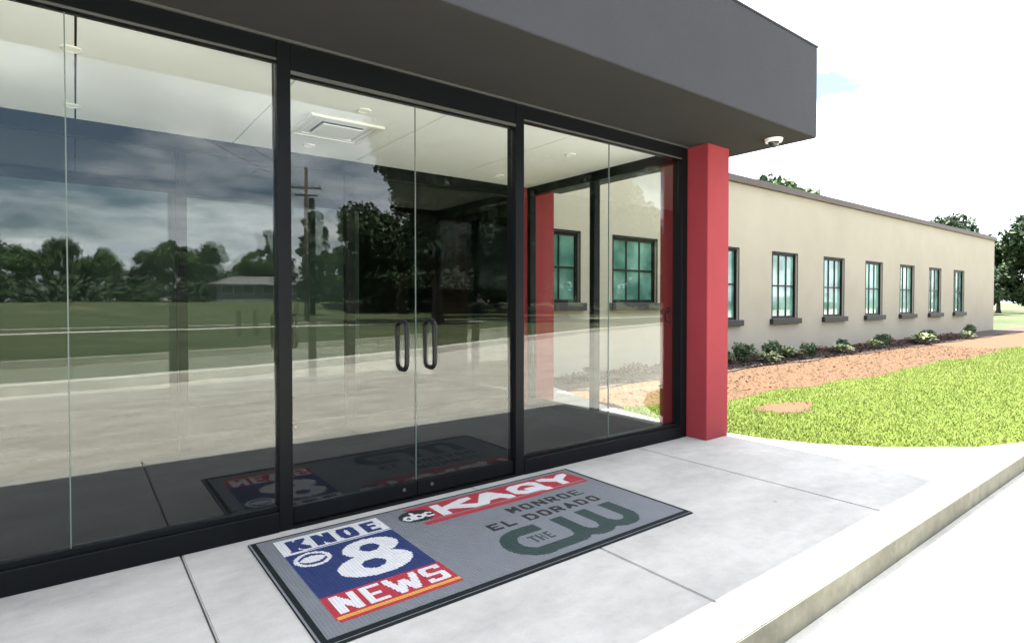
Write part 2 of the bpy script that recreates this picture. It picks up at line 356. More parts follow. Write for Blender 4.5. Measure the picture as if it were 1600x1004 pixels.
# planting beds
bed_edge = [(6.0, 6.1), (5.95, 5.7)]
xb = np.linspace(6.0, 46, 90)
yb = 4.58 + 0.10 * np.sin(xb * 0.9) + 0.06 * np.sin(xb * 2.3 + 1) + np.maximum(0, 7.6 - xb) * 0.36 + rng.normal(0, 0.05, len(xb))
low = [(x, y) for x, y in zip(xb, yb)]
low[0] = (5.72, 5.36)
pts = low + [(46, 8.0), (6.4, 8.0), (6.25, 6.95), (6.0, 6.2)]
bed = sheet('planting_bed', pts, -0.026, M['straw'])
sheet('bark_strip', [(6.16, 6.66)] + [(x, 6.58 + 0.10 * math.sin(x * 1.7) + random.uniform(-.05, .05)) for x in np.linspace(6.6, 46, 80)] + [(46, 8.0), (6.4, 8.0)], -0.004, M['soil'])
ang = np.linspace(0, 2 * math.pi, 26)[:-1]
sheet('bare_soil_patch', [(7.60 + (0.62 + .16 * math.sin(3 * t + 1) + random.uniform(-.07, .07)) * math.cos(t), 3.86 + (0.27 + random.uniform(-.05, .05)) * math.sin(t)) for t in ang], -0.0262, M['straw'])

# turf blades near the entrance (uncountable)
from math import pi
def in_edge(x, y):   # right of the curved slab edge
    ey = [p[1] for p in edge_curve]; ex = [p[0] for p in edge_curve]
    return x > np.interp(y, ey, ex) + 0.01
nb = 120000
X = 5.4 + rng.random(nb) ** 1.5 * 18; Y = 1.35 + rng.random(nb) * 4.6
byl = np.interp(X, xb, yb)
ok = in_edge(X + rng.random(nb) * .05, Y) & (Y < byl + rng.normal(0, 0.09, nb)) & ~((((X - 7.6) / .55) ** 2 + ((Y - 3.86) / .27) ** 2) < 0.8 + rng.normal(0, .25, nb))
X = X[ok]; Y = Y[ok]; n = len(X); h = 0.014 + rng.random(n) * 0.022; th = rng.random(n) * 2 * pi; w = 0.003 + 0.002 * rng.random(n)
lx = rng.normal(0, 0.018, n); ly = rng.normal(0, 0.018, n)
P = np.zeros((n, 3, 3)); P[:, 0] = np.stack([X - w * np.cos(th), Y - w * np.sin(th), np.full(n, -.03)], 1)
P[:, 1] = np.stack([X + w * np.cos(th), Y + w * np.sin(th), np.full(n, -.03)], 1); P[:, 2] = np.stack([X + lx, Y + ly, -.03 + h], 1)
tag(link('turf_grass', quadmesh(P, M['blade'], 'turf', 3)), 'bright green sunlit turf beside the concrete walk right of the red column', 'grass', kind='stuff')
# bark chips and straw
def chips(name, n, fx, zbase, m, s0, s1, label, cat):
    X, Y = fx(n); n = len(X); th = rng.random(n) * 2 * pi; L_ = s0 + rng.random(n) * (s1 - s0); w = L_ * 0.28
    c, s = np.cos(th), np.sin(th); P = np.zeros((n, 4, 3)); z = zbase + rng.random(n) * 0.02
    for k, (a, b) in enumerate(((-1, -1), (1, -1), (1, 1), (-1, 1))):
        P[:, k] = np.stack([X + a * L_ * c - b * w * s, Y + a * L_ * s + b * w * c, z + a * L_ * rng.normal(0, .25, n) + 0.01], 1)
    return tag(link(name, quadmesh(P, m, name)), label, cat, kind='stuff')
def fx1(n):
    X = 5.8 + rng.random(n) * 16; Y = 4.1 + rng.random(n) * 2.6; k = (Y > np.interp(X, xb, yb) + .05) & in_edge(X, Y); return X[k], Y[k]
def fx2(n):
    return 6.5 + rng.random(n) * 20, 6.6 + rng.random(n) * 1.3
chips('straw_litter', 9000, fx1, -.026, M['straw'], .008, .028, 'orange brown straw scattered over the sunlit planting bed', 'mulch')
chips('bark_chips', 9000, fx2, -.004, M['soil'], .012, .045, 'dark bark chips along the foot of the tan wall', 'mulch')

# ------------------------------------------------------------------ entrance building
B = empty('entrance_building', (1.95, 6, 0), 'glass fronted entrance block with charcoal canopy and red corner columns', 'building')
class Sub:   # parts are written in world coordinates; shift them under the root
    pass
def P_(name, m, *a, parent=None, **k):
    o = MB().box(*a, **k).build(name, m); put(o, parent or B); return o
def put(o, parent):
    o.parent = parent; o.matrix_parent_inverse = Matrix.Identity(4)
    w = Vector((0, 0, 0)); q = parent
    while q: w += q.location; q = q.parent
    o.location = o.location - w
    return o
def PB(mb, name, m, parent=None, smooth=False): return put(mb.build(name, m, smooth=smooth), parent or B)

ZH = 2.98; CEIL = 2.94; XL, XR = -1.12, 5.02; YB = 6.15
# canopy
P_('canopy', M['canopy'], -1.9, 5.72, 2.63, 6.30, ZH, 3.84, bev=0.012)
P_('roof_coping', M['canopy'], -1.905, 5.725, 2.625, 6.305, 3.841, 3.855)
P_('shaded_soffit', M['shaded_soffit'], -1.892, 5.712, 2.638, FY + .06, ZH - .0045, ZH - .0005)  # thin sheet that carries the shade-darkened underside colour
# ceiling boards, joints at 1.22 m
cj = [-1.12, 0.02, 1.24, 2.465, 3.70, 5.0]
for a, b in zip(cj[:-1], cj[1:]):
    P_('ceiling_board', M['ceiling'], a + .006, b - .006, FY + .07, YB - .01, CEIL, CEIL + .02, bev=0.003)
# red columns
for x0, x1, y0, y1 in ((5.03, 5.405, 3.365, 3.95), (4.79, 5.40, 6.085, 6.38), (-1.485, -1.135, 3.385, 3.95), (-1.485, -1.135, 6.0, 6.34)):
    P_('column', M['red'], x0, x1, y0, y1, 0.0, ZH - .001, bev=0.008)

# front storefront frame (y from 3.55 to 3.67)
f0, f1 = FY - 0.046, FY + 0.07
P_('head_trim', M['trim'], XL, XR - .002, f0 - 0.018, f0 - .002, ZH - .017, ZH - .002)
def mull(x0, x1, y0=f0, y1=f1, z0=0.0, z1=ZH - .001):
    o = P_('mullion', M['frame'], x0, x1, y0, y1, z0, z1, bev=0.004)
    return o
mull(0.975, 1.055); mull(2.785, 2.870); mull(4.925, 5.018); mull(-1.115, -1.03)
def glazed_bay(x0, x1):
    P_('header', M['frame'], x0 + .001, x1 - .001, f0 + .004, f1 - .004, 2.855, ZH - .004, bev=0.003)
    P_('header_trim', M['trim'], x0 + .001, x1 - .001, f0 + .002, f0 + .010, 2.842, 2.8545)
    P_('bottom_sill', M['frame'], x0 + .001, x1 - .001, f0 - .006, f1 - .004, 0.0, 0.125, bev=0.006)
    P_('sill_bead', M['frame'], x0 + .001, x1 - .001, f0 + .02, f1 - .02, 0.126, 0.150)
    xm = (x0 + x1) / 2
    for a, b in ((x0 + .002, xm - .003), (xm + .003, x1 - .002)):
        P_('glass_pane', M['glass'], a, b, FY - .005, FY + .005, 0.1505, 2.8375)
    P_('glass_edge', M['glassedge'], xm - .0028, xm + .0028, FY - .0052, FY + .0052, 0.151, 2.837)
glazed_bay(2.870, 4.925); glazed_bay(-1.03, 0.975)
# door bay
P_('header', M['frame'], 1.056, 2.784, f0 + .004, f1 - .004, 2.800, ZH - .004, bev=0.003)
P_('header_trim', M['trim'], 1.056, 2.784, f0 - .002, f0 + .012, 2.778, 2.799)
P_('threshold', M['frame'], 1.056, 2.784, f0 - .004, f1, 0.0, 0.018, bev=0.004)
def pull(parent, X, Yc, zc, length=0.335, half=0.072, rad=0.0165):
    r = 0.05; path = []
    z0, z1 = zc - length / 2, zc + length / 2
    def arc(cy, cz, a0, a1):
        return [(X, cy + r * math.cos(R(a)), cz + r * math.sin(R(a))) for a in np.linspace(a0, a1, 7)]
    path += arc(Yc + half - r, z1 - r, 0, 90) + arc(Yc - half + r, z1 - r, 90, 180) + arc(Yc - half + r, z0 + r, 180, 270) + arc(Yc + half - r, z0 + r, 270, 360)
    h = MB().tube(path, rad, 12, closed=True)
    o = PB(h, 'handle', M['handle'], parent, smooth=True)
    return o
def door(xa, xb, xh, y=FY, H=2.77, gm=M['glass'], zc=1.093):
    d = MB().box(xa, xb, y - .006, y + .006, 0.128, H).build('door_leaf', gm); put(d, B)
    PB(MB().box(xa, xb, y - .022, y + .022, 0.024, 0.127, bev=0.004), 'bottom_rail', M['frame'], d)
    PB(MB().box(xa, xb, y - .020, y + .020, H + .0006, H + .0076), 'top_rail', M['frame'], d)
    pull(d, xh, y, zc)
    for zz_ in (zc - 0.115, zc + 0.115):
        pass
    c = MB(); s_ = 0.055 if xh > (xa + xb) / 2 else -0.055
    c.tube([(xh, y - .030, .085), (xh, y - .021, .085)], 0.012, 14); PB(c, 'lock_cylinder', M['trim'], d)
    return d
door(1.062, 1.9175, 1.815); door(1.9225, 2.778, 2.035)
P_('glass_edge', M['glassedge'], 1.918, 1.9222, FY - .0055, FY + .0055, 0.129, 2.769)

# right and left side glass walls
def side_wall(x, sgn):
    ya, yb_ = FY + .072, YB - .06; ym = 4.86
    a, b = x - .05, x + .05
    P_('side_header', M['frame'], a, b, ya, yb_, 2.83, ZH - .003, bev=0.003)
    P_('side_sill', M['frame'], a, b, ya, yb_, 0.0, 0.085, bev=0.003)
    for y0, y1 in ((ym - .04, ym + .04), (yb_ - .07, yb_ + .0)):
        P_('side_mullion', M['frame'], a + .002, b - .002, y0, y1, 0.0855, 2.8295, bev=0.003)
    for y0, y1 in ((ya + .001, ym - .041), (ym + .041, yb_ - .071)):
        P_('side_pane', M['glass'], x - .005, x + .005, y0, y1, 0.086, 2.829)
side_wall(4.962, 1); side_wall(-1.06, -1)
# small latch on the right jamb
lt = MB(); lt.box(4.905, 4.924, FY + .085, FY + .125, 1.28, 1.34, bev=.004); lt.tube([(4.925, FY + .10, 1.19), (4.87, FY + .10, 1.20), (4.86, FY + .10, 1.25), (4.87, FY + .10, 1.30), (4.925, FY + .10, 1.31)], .012, 8)
PB(lt, 'latch', M['handle'])

# interior floor and back storefront
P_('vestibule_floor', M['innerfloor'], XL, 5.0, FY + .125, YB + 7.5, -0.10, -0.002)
y0, y1 = YB - .05, YB + .05
P_('back_header', M['frame'], -1.0, 4.785, y0, y1, 2.80, ZH - .003)
for x0, x1 in ((-1.0, -.92), (.76, .84), (2.38, 2.47), (4.70, 4.785)):
    P_('back_mullion', M['frame'], x0, x1, y0 - .002, y1 + .002, 0.0, 2.799)
for x0, x1 in ((-.919, .759), (2.471, 4.699)):
    P_('back_sill', M['frame'], x0, x1, y0, y1, 0.0, .11)
    P_('back_pane', M['darkglass'], x0, x1, YB - .004, YB + .004, .111, 2.799)
door(.845, 1.7185, 1.622, YB, 2.79, M['darkglass']); door(1.7215, 2.375, 1.825, YB, 2.79, M['darkglass'])
# lobby behind the vestibule
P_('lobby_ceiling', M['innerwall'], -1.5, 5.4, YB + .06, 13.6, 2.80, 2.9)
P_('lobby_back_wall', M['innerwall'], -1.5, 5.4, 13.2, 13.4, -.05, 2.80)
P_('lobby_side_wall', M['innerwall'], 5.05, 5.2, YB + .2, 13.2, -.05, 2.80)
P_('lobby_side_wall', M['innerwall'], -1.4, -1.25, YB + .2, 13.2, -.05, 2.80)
P_('lobby_partition', M['greywall'], -1.2, 3.55, 8.6, 8.72, -.002, 2.799)
P_('roof_block', M['tan'], -1.6, 5.0, 6.39, 14, 3.0, 4.2)
P_('added_shade_block', M['canopy'], 5.001, 6.30, 6.39, 7.90, 3.46, 4.3, bev=.01)  # added unseen block, shaped to shade the slab beside the side glass

# ceiling diffuser: stepped square rings round a flat plate
df = MB()
cxd, cyd = 1.875, 5.05
for k, (h_, z_) in enumerate(((.305, 0), (.255, .006), (.205, .012))):
    w_ = .018
    for sx in (-1, 1):
        df.box(cxd + sx * h_ - w_, cxd + sx * h_ + w_, cyd - h_ - w_, cyd + h_ + w_, CEIL - .022 + z_, CEIL - .001)
        df.box(cxd - h_ + w_ + .001, cxd + h_ - w_ - .001, cyd + sx * h_ - w_, cyd + sx * h_ + w_, CEIL - .0215 + z_, CEIL - .0012)
dfo = PB(df, 'air_diffuser', M['white'])
PB(MB().box(cxd - .175, cxd + .175, cyd - .175, cyd + .175, CEIL - .03, CEIL - .02, bev=.003), 'diffuser_plate', M['white'], dfo)
PB(MB().box(cxd - .185, cxd + .185, cyd - .185, cyd + .185, CEIL - .006, CEIL - .0015), 'diffuser_throat', M['trim'], dfo)
for x, y in ((1.875, 4.42), (1.85, 5.72), (4.16, 4.43), (4.14, 5.68), (0.0, 4.43), (0.0, 5.7)):
    ring = MB(); ring.tube([(x + .05 * math.cos(t), y + .05 * math.sin(t), CEIL - .003) for t in np.linspace(0, 2 * pi, 29)[:-1]], .007, 8, closed=False)
    ro = PB(ring, 'downlight', M['white'], smooth=True)
    PB(MB().disc((x, y, CEIL - .003), .044, .004), 'lens', M['lamp'], ro)
# security dome under the canopy
dm = MB(); dm.disc((5.42, 2.90, ZH - .018), .075, .034, 32, .085)
dmo = PB(dm, 'security_camera', M['white'], smooth=False)
d2 = MB(); r_ = bmesh.ops.create_uvsphere(d2.bm, u_segments=20, v_segments=12, radius=.052); bmesh.ops.translate(d2.bm, vec=(5.42, 2.90, ZH - .036), verts=r_['verts'])
PB(d2, 'camera_dome', M['carglass'], dmo, smooth=True)

# ------------------------------------------------------------------ wing building
WY = 8.0; WT = 4.36
Wg = empty('wing_building', (18, 8, 0), 'long tan stucco wing with brown coping and dark framed windows', 'building')
def Q_(name, m, *a, parent=None, **k): return put(MB().box(*a, **k).build(name, m), parent or Wg)
wins = [(6.40, 7.75, 1.37, 2.72), (8.70, 10.07, 1.37, 2.72)]
x = 11.94
while x < 32: wins.append((x, x + 1.35, 0.93, 2.72)); x += 3.0
# wall built round the openings
wx0, wx1 = 5.405, 36.0
cur = wx0; wb = MB()
for a, b, z0, z1 in wins:
    wb.box(cur, a, WY, WY + .3, -.05, WT); wb.box(a, b, WY, WY + .3, -.05, z0); wb.box(a, b, WY, WY + .3, z1, WT); cur = b
wb.box(cur, wx1, WY, WY + .3, -.05, WT); wb.box(wx1 - .3, wx1, WY + .3, 20, -.05, WT); wb.box(wx0, wx0 + .3, WY + .3, 20, -.05, WT)
bmesh.ops.remove_doubles(wb.bm, verts=wb.bm.verts[:], dist=0.0005)
PB(wb, 'wall', M['tan'], Wg)
Q_('roof', M['roofing'], wx0, wx1, WY + .3, 20, WT - .3, WT - .2)
Q_('coping', M['coping'], wx0 - .06, wx1 + .06, WY - .09, WY + .36, WT, WT + .17, bev=.01)
Q_('room_back', M['innerwall'], wx0 + .3, wx1 - .3, WY + 2.2, WY + 2.3, 0, WT - .31)
for a, b, z0, z1 in wins:
    fr = MB(); t = .065; ya, yb2 = WY + .05, WY + .12
    fr.box(a, a + t, ya, yb2, z0, z1); fr.box(b - t, b, ya, yb2, z0, z1)
    fr.box(a + t, b - t, ya, yb2, z1 - t, z1); fr.box(a + t, b - t, ya, yb2, z0, z0 + t)
    w = PB(fr, 'window', M['frame'], Wg)
    m2 = MB(); zm = (z0 + z1) / 2
    PB(MB().box(a + t, b - t, ya + .012, yb2 - .012, zm - .02, zm + .02), 'sash_rail', M['frame'], w)
    for fx in (1 / 3, 2 / 3):
        xx = a + t + (b - a - 2 * t) * fx
        PB(MB().box(xx - .012, xx + .012, ya + .015, yb2 - .015, z0 + t, z1 - t), 'glazing_bar', M['frame'], w)
    PB(MB().box(a + t - .001, b - t + .001, ya + .04, ya + .048, z0 + t - .001, z1 - t + .001), 'pane', M['window'], w)
    # raised surround and thick sill
    PB(MB().box(a - .025, b + .025, WY - .012, WY - .001, z1, z1 + .03).box(a - .025, a, WY - .012, WY - .001, z0, z1).box(b, b + .025, WY - .012, WY - .001, z0, z1), 'surround', M['frame'], w)
    PB(MB().box(a - .12, b + .12, WY - .10, WY + .0495, z0 - .15, z0 - .001, bev=.008), 'sill', M['dark_sill'], w)
# west wing, seen only from other positions
Ww = empty('wing_building', (-12, 8, 0), 'tan stucco wing left of the glass entrance behind the canopy', 'building')
put(MB().box(-25, -1.7, 8, 20, -.05, WT).build('wall', M['tan']), Ww)
put(MB().box(-25.06, -1.64, 7.91, 20, WT + .001, WT + .17).build('coping', M['coping']), Ww)

# ------------------------------------------------------------------ entrance mat with woven logos
GREY, BLUE, WHITE, RED, YEL, GREEN, BLACK = range(7)
MW, MH = 2.46, 1.225
NX, NY = 288, 144
cu = MW / NX; cv = MH / NY
U, V = np.meshgrid((np.arange(NX) + .5) * cu, (np.arange(NY) + .5) * cv)
G = np.full((NY, NX), GREY, dtype=np.int8)
def poly(pts, c, arr=None):
    ins = np.zeros(U.shape, bool); n = len(pts)
    for i in range(n):
        x1, y1 = pts[i]; x2, y2 = pts[(i + 1) % n]
        if y1 == y2: continue
        cnd = ((V >= y1) != (V >= y2)) & (U < (x2 - x1) * (V - y1) / (y2 - y1) + x1); ins ^= cnd
    G[ins] = c
def stroke(pts, w, c, wy=None):
    """thick polyline with an elliptical pen"""
    wy = wy or w
    for (x1, y1), (x2, y2) in zip(pts[:-1], pts[1:]):
        px, py = U / w, V / wy; ax, ay, bx_, by = x1 / w, y1 / wy, x2 / w, y2 / wy
        dx, dy = bx_ - ax, by - ay; L2 = dx * dx + dy * dy + 1e-12
        t = np.clip(((px - ax) * dx + (py - ay) * dy) / L2, 0, 1)
        G[((px - ax - t * dx) ** 2 + (py - ay - t * dy) ** 2) < 0.25] = c
def sq(pts, w, c, wy=None):
    wy = wy or w
    for (x1, y1), (x2, y2) in zip(pts[:-1], pts[1:]):
        n = max(2, int(max(abs(x2 - x1), abs(y2 - y1)) / .003))
        for t in np.linspace(0, 1, n):
            x, y = x1 + (x2 - x1) * t, y1 + (y2 - y1) * t
            i0, i1 = round((x - w / 2) / cu), round((x + w / 2) / cu); j0, j1 = round((y - wy / 2) / cv), round((y + wy / 2) / cv)
            G[max(0, j0):j1, max(0, i0):i1] = c
def ell(cx_, cy_, rx, ry, c): G[((U - cx_) / rx) ** 2 + ((V - cy_) / ry) ** 2 < 1] = c
def arc(cx_, cy_, rx, ry, a0, a1, n=14): return [(cx_ + rx * math.cos(R(a)), cy_ + ry * math.sin(R(a))) for a in np.linspace(a0, a1, n)]
GL = {   # strokes in a unit box, v down
 'K': [[(0, 0), (0, 1)], [(1, 0), (0.08, .55)], [(.30, .42), (1, 1)]],
 'N': [[(0, 1), (0, 0)], [(0, 0), (1, 1)], [(1, 1), (1, 0)]],
 'O': [[(0, .22), (.22, 0), (.78, 0), (1, .22), (1, .78), (.78, 1), (.22, 1), (0, .78), (0, .22)]],
 'E': [[(1, 0), (0, 0), (0, 1), (1, 1)], [(0, .5), (.8, .5)]],
 'W': [[(0, 0), (.25, 1), (.5, .25), (.75, 1), (1, 0)]],
 'S': [[(1, .12), (1, 0), (.1, 0), (0, .08), (0, .42), (.1, .5), (.9, .5), (1, .58), (1, .92), (.9, 1), (0, 1), (0, .88)]],
 'A': [[(0, 1), (.5, 0), (1, 1)], [(.22, .68), (.78, .68)]],
 'Q': [[(0, .25), (.25, 0), (.75, 0), (1, .25), (1, .75), (.75, 1), (.25, 1), (0, .75), (0, .25)], [(.55, .65), (1.08, 1.16)]],
 'Y': [[(0, 0), (.5, .5), (1, 0)], [(.5, .5), (.5, 1)]],
 'M': [[(0, 1), (0, 0), (.5, .65), (1, 0), (1, 1)]],
 'R': [[(0, 1), (0, 0), (.75, 0), (1, .15), (1, .4), (.75, .53), (0, .53)], [(.45, .53), (1, 1)]],
 'L': [[(0, 0), (0, 1), (1, 1)]],
 'D': [[(0, 0), (.7, 0), (1, .25), (1, .75), (.7, 1), (0, 1), (0, 0)]],
 'T': [[(0, 0), (1, 0)], [(.5, 0), (.5, 1)]],
 'H': [[(0, 0), (0, 1)], [(1, 0), (1, 1)], [(0, .5), (1, .5)]],
}
def word(txt, xs_, y0, y1, w, c, wy=None, shear=0.0, pen=None):
    """xs_: (left, right) outer edges of every letter"""
    wy = wy or w
    for ch, (a, b) in zip(txt, xs_):
        for pl_ in GL[ch]:
            pts = []
            for (p, q) in pl_:
                yy = y0 + wy / 2 + q * (y1 - y0 - wy); xx = a + w / 2 + p * (b - a - w) - shear * (q - .5)
                pts.append((xx, yy))
            (pen or sq)(pts, w, c, wy)
# left block
poly([(.118, .062), (.752, .062), (.752, .290), (.118, .290)], WHITE)
poly([(.120, .290), (.755, .290), (.755, .840), (.120, .840)], BLUE)
G[(V > .272) & (V < .284) & (U > .25) & (U < .752)] = BLUE
word('KNOE', [(.172, .282), (.312, .425), (.462, .575), (.612, .712)], .090, .257, .043, BLUE, .034)
poly([(.163, .250), (.232, .250), (.232, .262), (.163, .262)], BLUE)
# the large eight
ell(.548, .445, .160, .118, WHITE); ell(.492, .650, .205, .135, WHITE)
ell(.538, .450, .056, .052, BLUE); ell(.480, .648, .064, .056, BLUE)
# round eye emblem
ell(.236, .402, .098, .092, WHITE); ell(.236, .402, .074, .069, BLUE)
G[(((U - .236) ** 2 + (V - .360) ** 2) < .083 ** 2) & (((U - .236) ** 2 + (V - .444) ** 2) < .083 ** 2)] = WHITE
ell(.236, .402, .036, .030, WHITE); 
ell(.236, .402, .014, .012, BLUE) if False else None
# news band
poly([(.122, .840), (.757, .840), (.764, 1.094), (.124, 1.094)], RED)
word('NEWS', [(.158, .275), (.300, .398), (.418, .600), (.618, .732)], .862, 1.030, .0345, WHITE, .0255)
poly([(.130, 1.050), (.764, 1.050), (.764, 1.070), (.130, 1.070)], YEL)
# red banner with extended letters
poly([(.930, .052), (2.372, .052), (2.372, .335), (1.00, .285), (.93, .20)], RED) if False else None
poly([(.945, .052), (2.372, .052), (2.395, .300), (1.02, .300)], RED)
G[(V > .318) & (V < .352) & (U > .955 + (V - .335)) & (U < 2.385)] = RED
G[(V > .352) & (V < .368) & (U > .945) & (U < 1.9)] = RED
ell(.976, .190, .120, .102, BLACK)
lw = .023
stroke(arc(.912, .205, .026, .030, 0, 360), lw, WHITE); stroke([(.938, .178), (.938, .236)], lw, WHITE)
stroke(arc(.986, .205, .026, .030, 0, 360), lw, WHITE); stroke([(.960, .130), (.960, .236)], lw, WHITE)
stroke(arc(1.056, .205, .030, .031, 50, 310), lw, WHITE)
word('KAQY', [(1.120, 1.435), (1.420, 1.720), (1.745, 2.035), (2.055, 2.350)], .083, .287, .070, WHITE, .048)
# small dark lettering
def spread(a, b, n, gap):
    w = (b - a - gap * (n - 1)) / n; return [(a + i * (w + gap), a + i * (w + gap) + w) for i in range(n)]
word('MONROE', spread(1.492, 2.150, 6, .024), .430, .538, .026, BLACK, .021)
word('EL', spread(1.232, 1.418, 2, .024), .598, .696, .026, BLACK, .021)
word('DORADO', spread(1.515, 2.165, 6, .024), .598, .700, .026, BLACK, .021)
# green ribbon monogram
sw = .108
stroke([(1.486, .800), (1.33, .800)] + arc(1.33, .942, .140, .142, 270, 90, 16) + [(1.33, 1.078), (1.53, 1.078)] + arc(1.56, .960, .105, .118, 90, 0, 10) + [(1.665, .96), (1.665, .77)], sw, GREEN, .098)
stroke([(1.665, .77), (1.665, .96)] + arc(1.772, .960, .107, .118, 180, 0, 18) + [(1.879, .78)], sw, GREEN, .098)
stroke([(1.879, .78), (1.879, .96)] + arc(1.993, .960, .114, .118, 180, 0, 18) + [(2.107, .77)], sw, GREEN, .098)
for a, b in ((1.60, 1.725), (1.82, 1.94), (2.05, 2.165)):   # square stem tops
    G[(V < .755) & (V > .70) & (U > a) & (U < b)] = GREY
G[(U > 1.486) & (U < 1.55) & (V > .72) & (V < .86)] = GREY
word('THE', spread(1.325, 1.490, 3, .013), .885, .978, .0128, GREEN, .016)

matc = {GREY: (.165, .175, .188), BLUE: (.018, .032, .115), WHITE: (.62, .61, .61), RED: (.36, .030, .042), YEL: (.62, .30, .06), GREEN: (.024, .044, .042), BLACK: (.018, .020, .020)}
def woven(name, col):
    m = newmat(name); t = m.node_tree; n = t.nodes; l = t.links; b = n['Principled BSDF']; b.inputs['Roughness'].default_value = .75; b.inputs['Specular IOR Level'].default_value = .3
    tcn = n.new('ShaderNodeTexCoord'); sp = n.new('ShaderNodeSeparateXYZ'); l.new(tcn.outputs['Object'], sp.inputs[0])
    def mm(op, a, b_=None):
        k = n.new('ShaderNodeMath'); k.operation = op
        for i, v in enumerate((a, b_)):
            if v is None: continue
            if isinstance(v, (int, float)): k.inputs[i].default_value = v
            else: l.new(v, k.inputs[i])
        return k.outputs[0]
    s1 = mm('SINE', mm('MULTIPLY', sp.outputs[0], 2 * pi / (cu * 2))); s2 = mm('SINE', mm('MULTIPLY', sp.outputs[1], 2 * pi / (cv * 2)))
    hgt = mm('ADD', mm('MULTIPLY', s1, .7), mm('MULTIPLY', s2, .45))
    q = n.new('ShaderNodeTexNoise'); q.inputs['Scale'].default_value = 5; q.inputs['Detail'].default_value = 6; l.new(tcn.outputs['Object'], q.inputs['Vector'])
    q2 = n.new('ShaderNodeTexNoise'); q2.inputs['Scale'].default_value = 260; l.new(tcn.outputs['Object'], q2.inputs['Vector'])
    f = mm('ADD', mm('MULTIPLY', q.outputs[0], .22), .80); f = mm('ADD', f, mm('MULTIPLY', hgt, .10)); f = mm('ADD', f, mm('MULTIPLY', mm('SUBTRACT', q2.outputs[0], .5), .35))
    v = n.new('ShaderNodeVectorMath'); v.operation = 'SCALE'; v.inputs[0].default_value = col; l.new(f, v.inputs['Scale']); l.new(v.outputs[0], b.inputs['Base Color'])
    bp = n.new('ShaderNodeBump'); bp.inputs['Strength'].default_value = .8; bp.inputs['Distance'].default_value = .003; l.new(hgt, bp.inputs['Height']); l.new(bp.outputs[0], b.inputs['Normal'])
    return m
cols = ['grey', 'blue', 'white', 'red', 'yellow', 'green', 'black']
mm_ = [woven('mat_' + cols[i], matc[i]) for i in range(7)]
mx0, my0 = 0.772, 3.495
matr = empty('entrance_mat', (mx0 + MW / 2, my0 - MH / 2, 0), 'grey entrance mat with station logos lying before the glass doors', 'mat')
vs = []; fs = []; mi = []; ZT = .010
bd = .034      # rubber border
for j in range(NY):
    i = 0; row = G[j]
    while i < NX:
        k = i
        while k < NX and row[k] == row[i]: k += 1
        b0 = len(vs); ua, ub, va, vb = i * cu, k * cu, j * cv, (j + 1) * cv
        # tiny relief: printed tufts of other colours sit a hair proud of the grey ones
        vs += [(ua - MW / 2, MH / 2 - vb, ZT), (ub - MW / 2, MH / 2 - vb, ZT), (ub - MW / 2, MH / 2 - va, ZT), (ua - MW / 2, MH / 2 - va, ZT)]
        fs.append((b0, b0 + 1, b0 + 2, b0 + 3)); mi.append(int(row[i])); i = k
link('printed_surface', mesh(vs, fs, None, 'printed_surface', mats=mm_, midx=mi), matr)
bo = MB(); a, b = MW / 2, MH / 2
def bevstrip(pts_out, pts_in):
    lo = [bo.bm.verts.new((*p, .0015)) for p in pts_out]; mid = [bo.bm.verts.new((*((Vector(p) * .75 + Vector(q) * .25)), .0095)) for p, q in zip(pts_out, pts_in)]; hi = [bo.bm.verts.new((*p, .0135)) for p in pts_in]; ins = [bo.bm.verts.new((p[0] * .9985, p[1] * .9985, .0102)) for p in pts_in]
    n = 4
    for i in range(n):
        for A, Bq in ((lo, mid), (mid, hi), (hi, ins)): bo.bm.faces.new((A[i], A[(i + 1) % n], Bq[(i + 1) % n], Bq[i]))
o_, i_ = .003, .036
bevstrip([(-a - o_, -b - .012), (a + o_, -b - .012), (a + o_, b + o_), (-a - o_, b + o_)], [(-a + i_, -b + i_), (a - i_ * .6, -b + i_), (a - i_ * .6, b - .016), (-a + i_, b - .016)])
bo.build('rubber_border', M['rubber'], matr)
bx('backing', M['rubber'], matr, -a, a, -b, b, .001, .009)

# ------------------------------------------------------------------ vegetation builders
def leaf_cloud(centres, n, size, squash=1.0, shell=0.55):
    """n leaf quads spread through a set of blobs (x, y, z, r)"""
    C_ = np.array(centres); wgt = C_[:, 3] ** 2; k = rng.choice(len(C_), n, p=wgt / wgt.sum())
    d = rng.normal(size=(n, 3)); d /= np.linalg.norm(d, axis=1)[:, None]
    rad = C_[k, 3] * (shell + (1 - shell) * rng.random(n) ** .5) * (1 + rng.normal(0, .07, n))
    P0 = C_[k, :3] + d * rad[:, None] * np.array([1, 1, squash])
    nrm = d * .7 + rng.normal(size=(n, 3)) * .6; nrm /= np.linalg.norm(nrm, axis=1)[:, None]
    t = np.cross(nrm, rng.normal(size=(n, 3))); t /= np.linalg.norm(t, axis=1)[:, None]; b2 = np.cross(nrm, t)
    s = size * (.6 + .8 * rng.random(n))[:, None]
    return np.stack([P0 - t * s, P0 - b2 * s * .55, P0 + t * s, P0 + b2 * s * .55], 1)
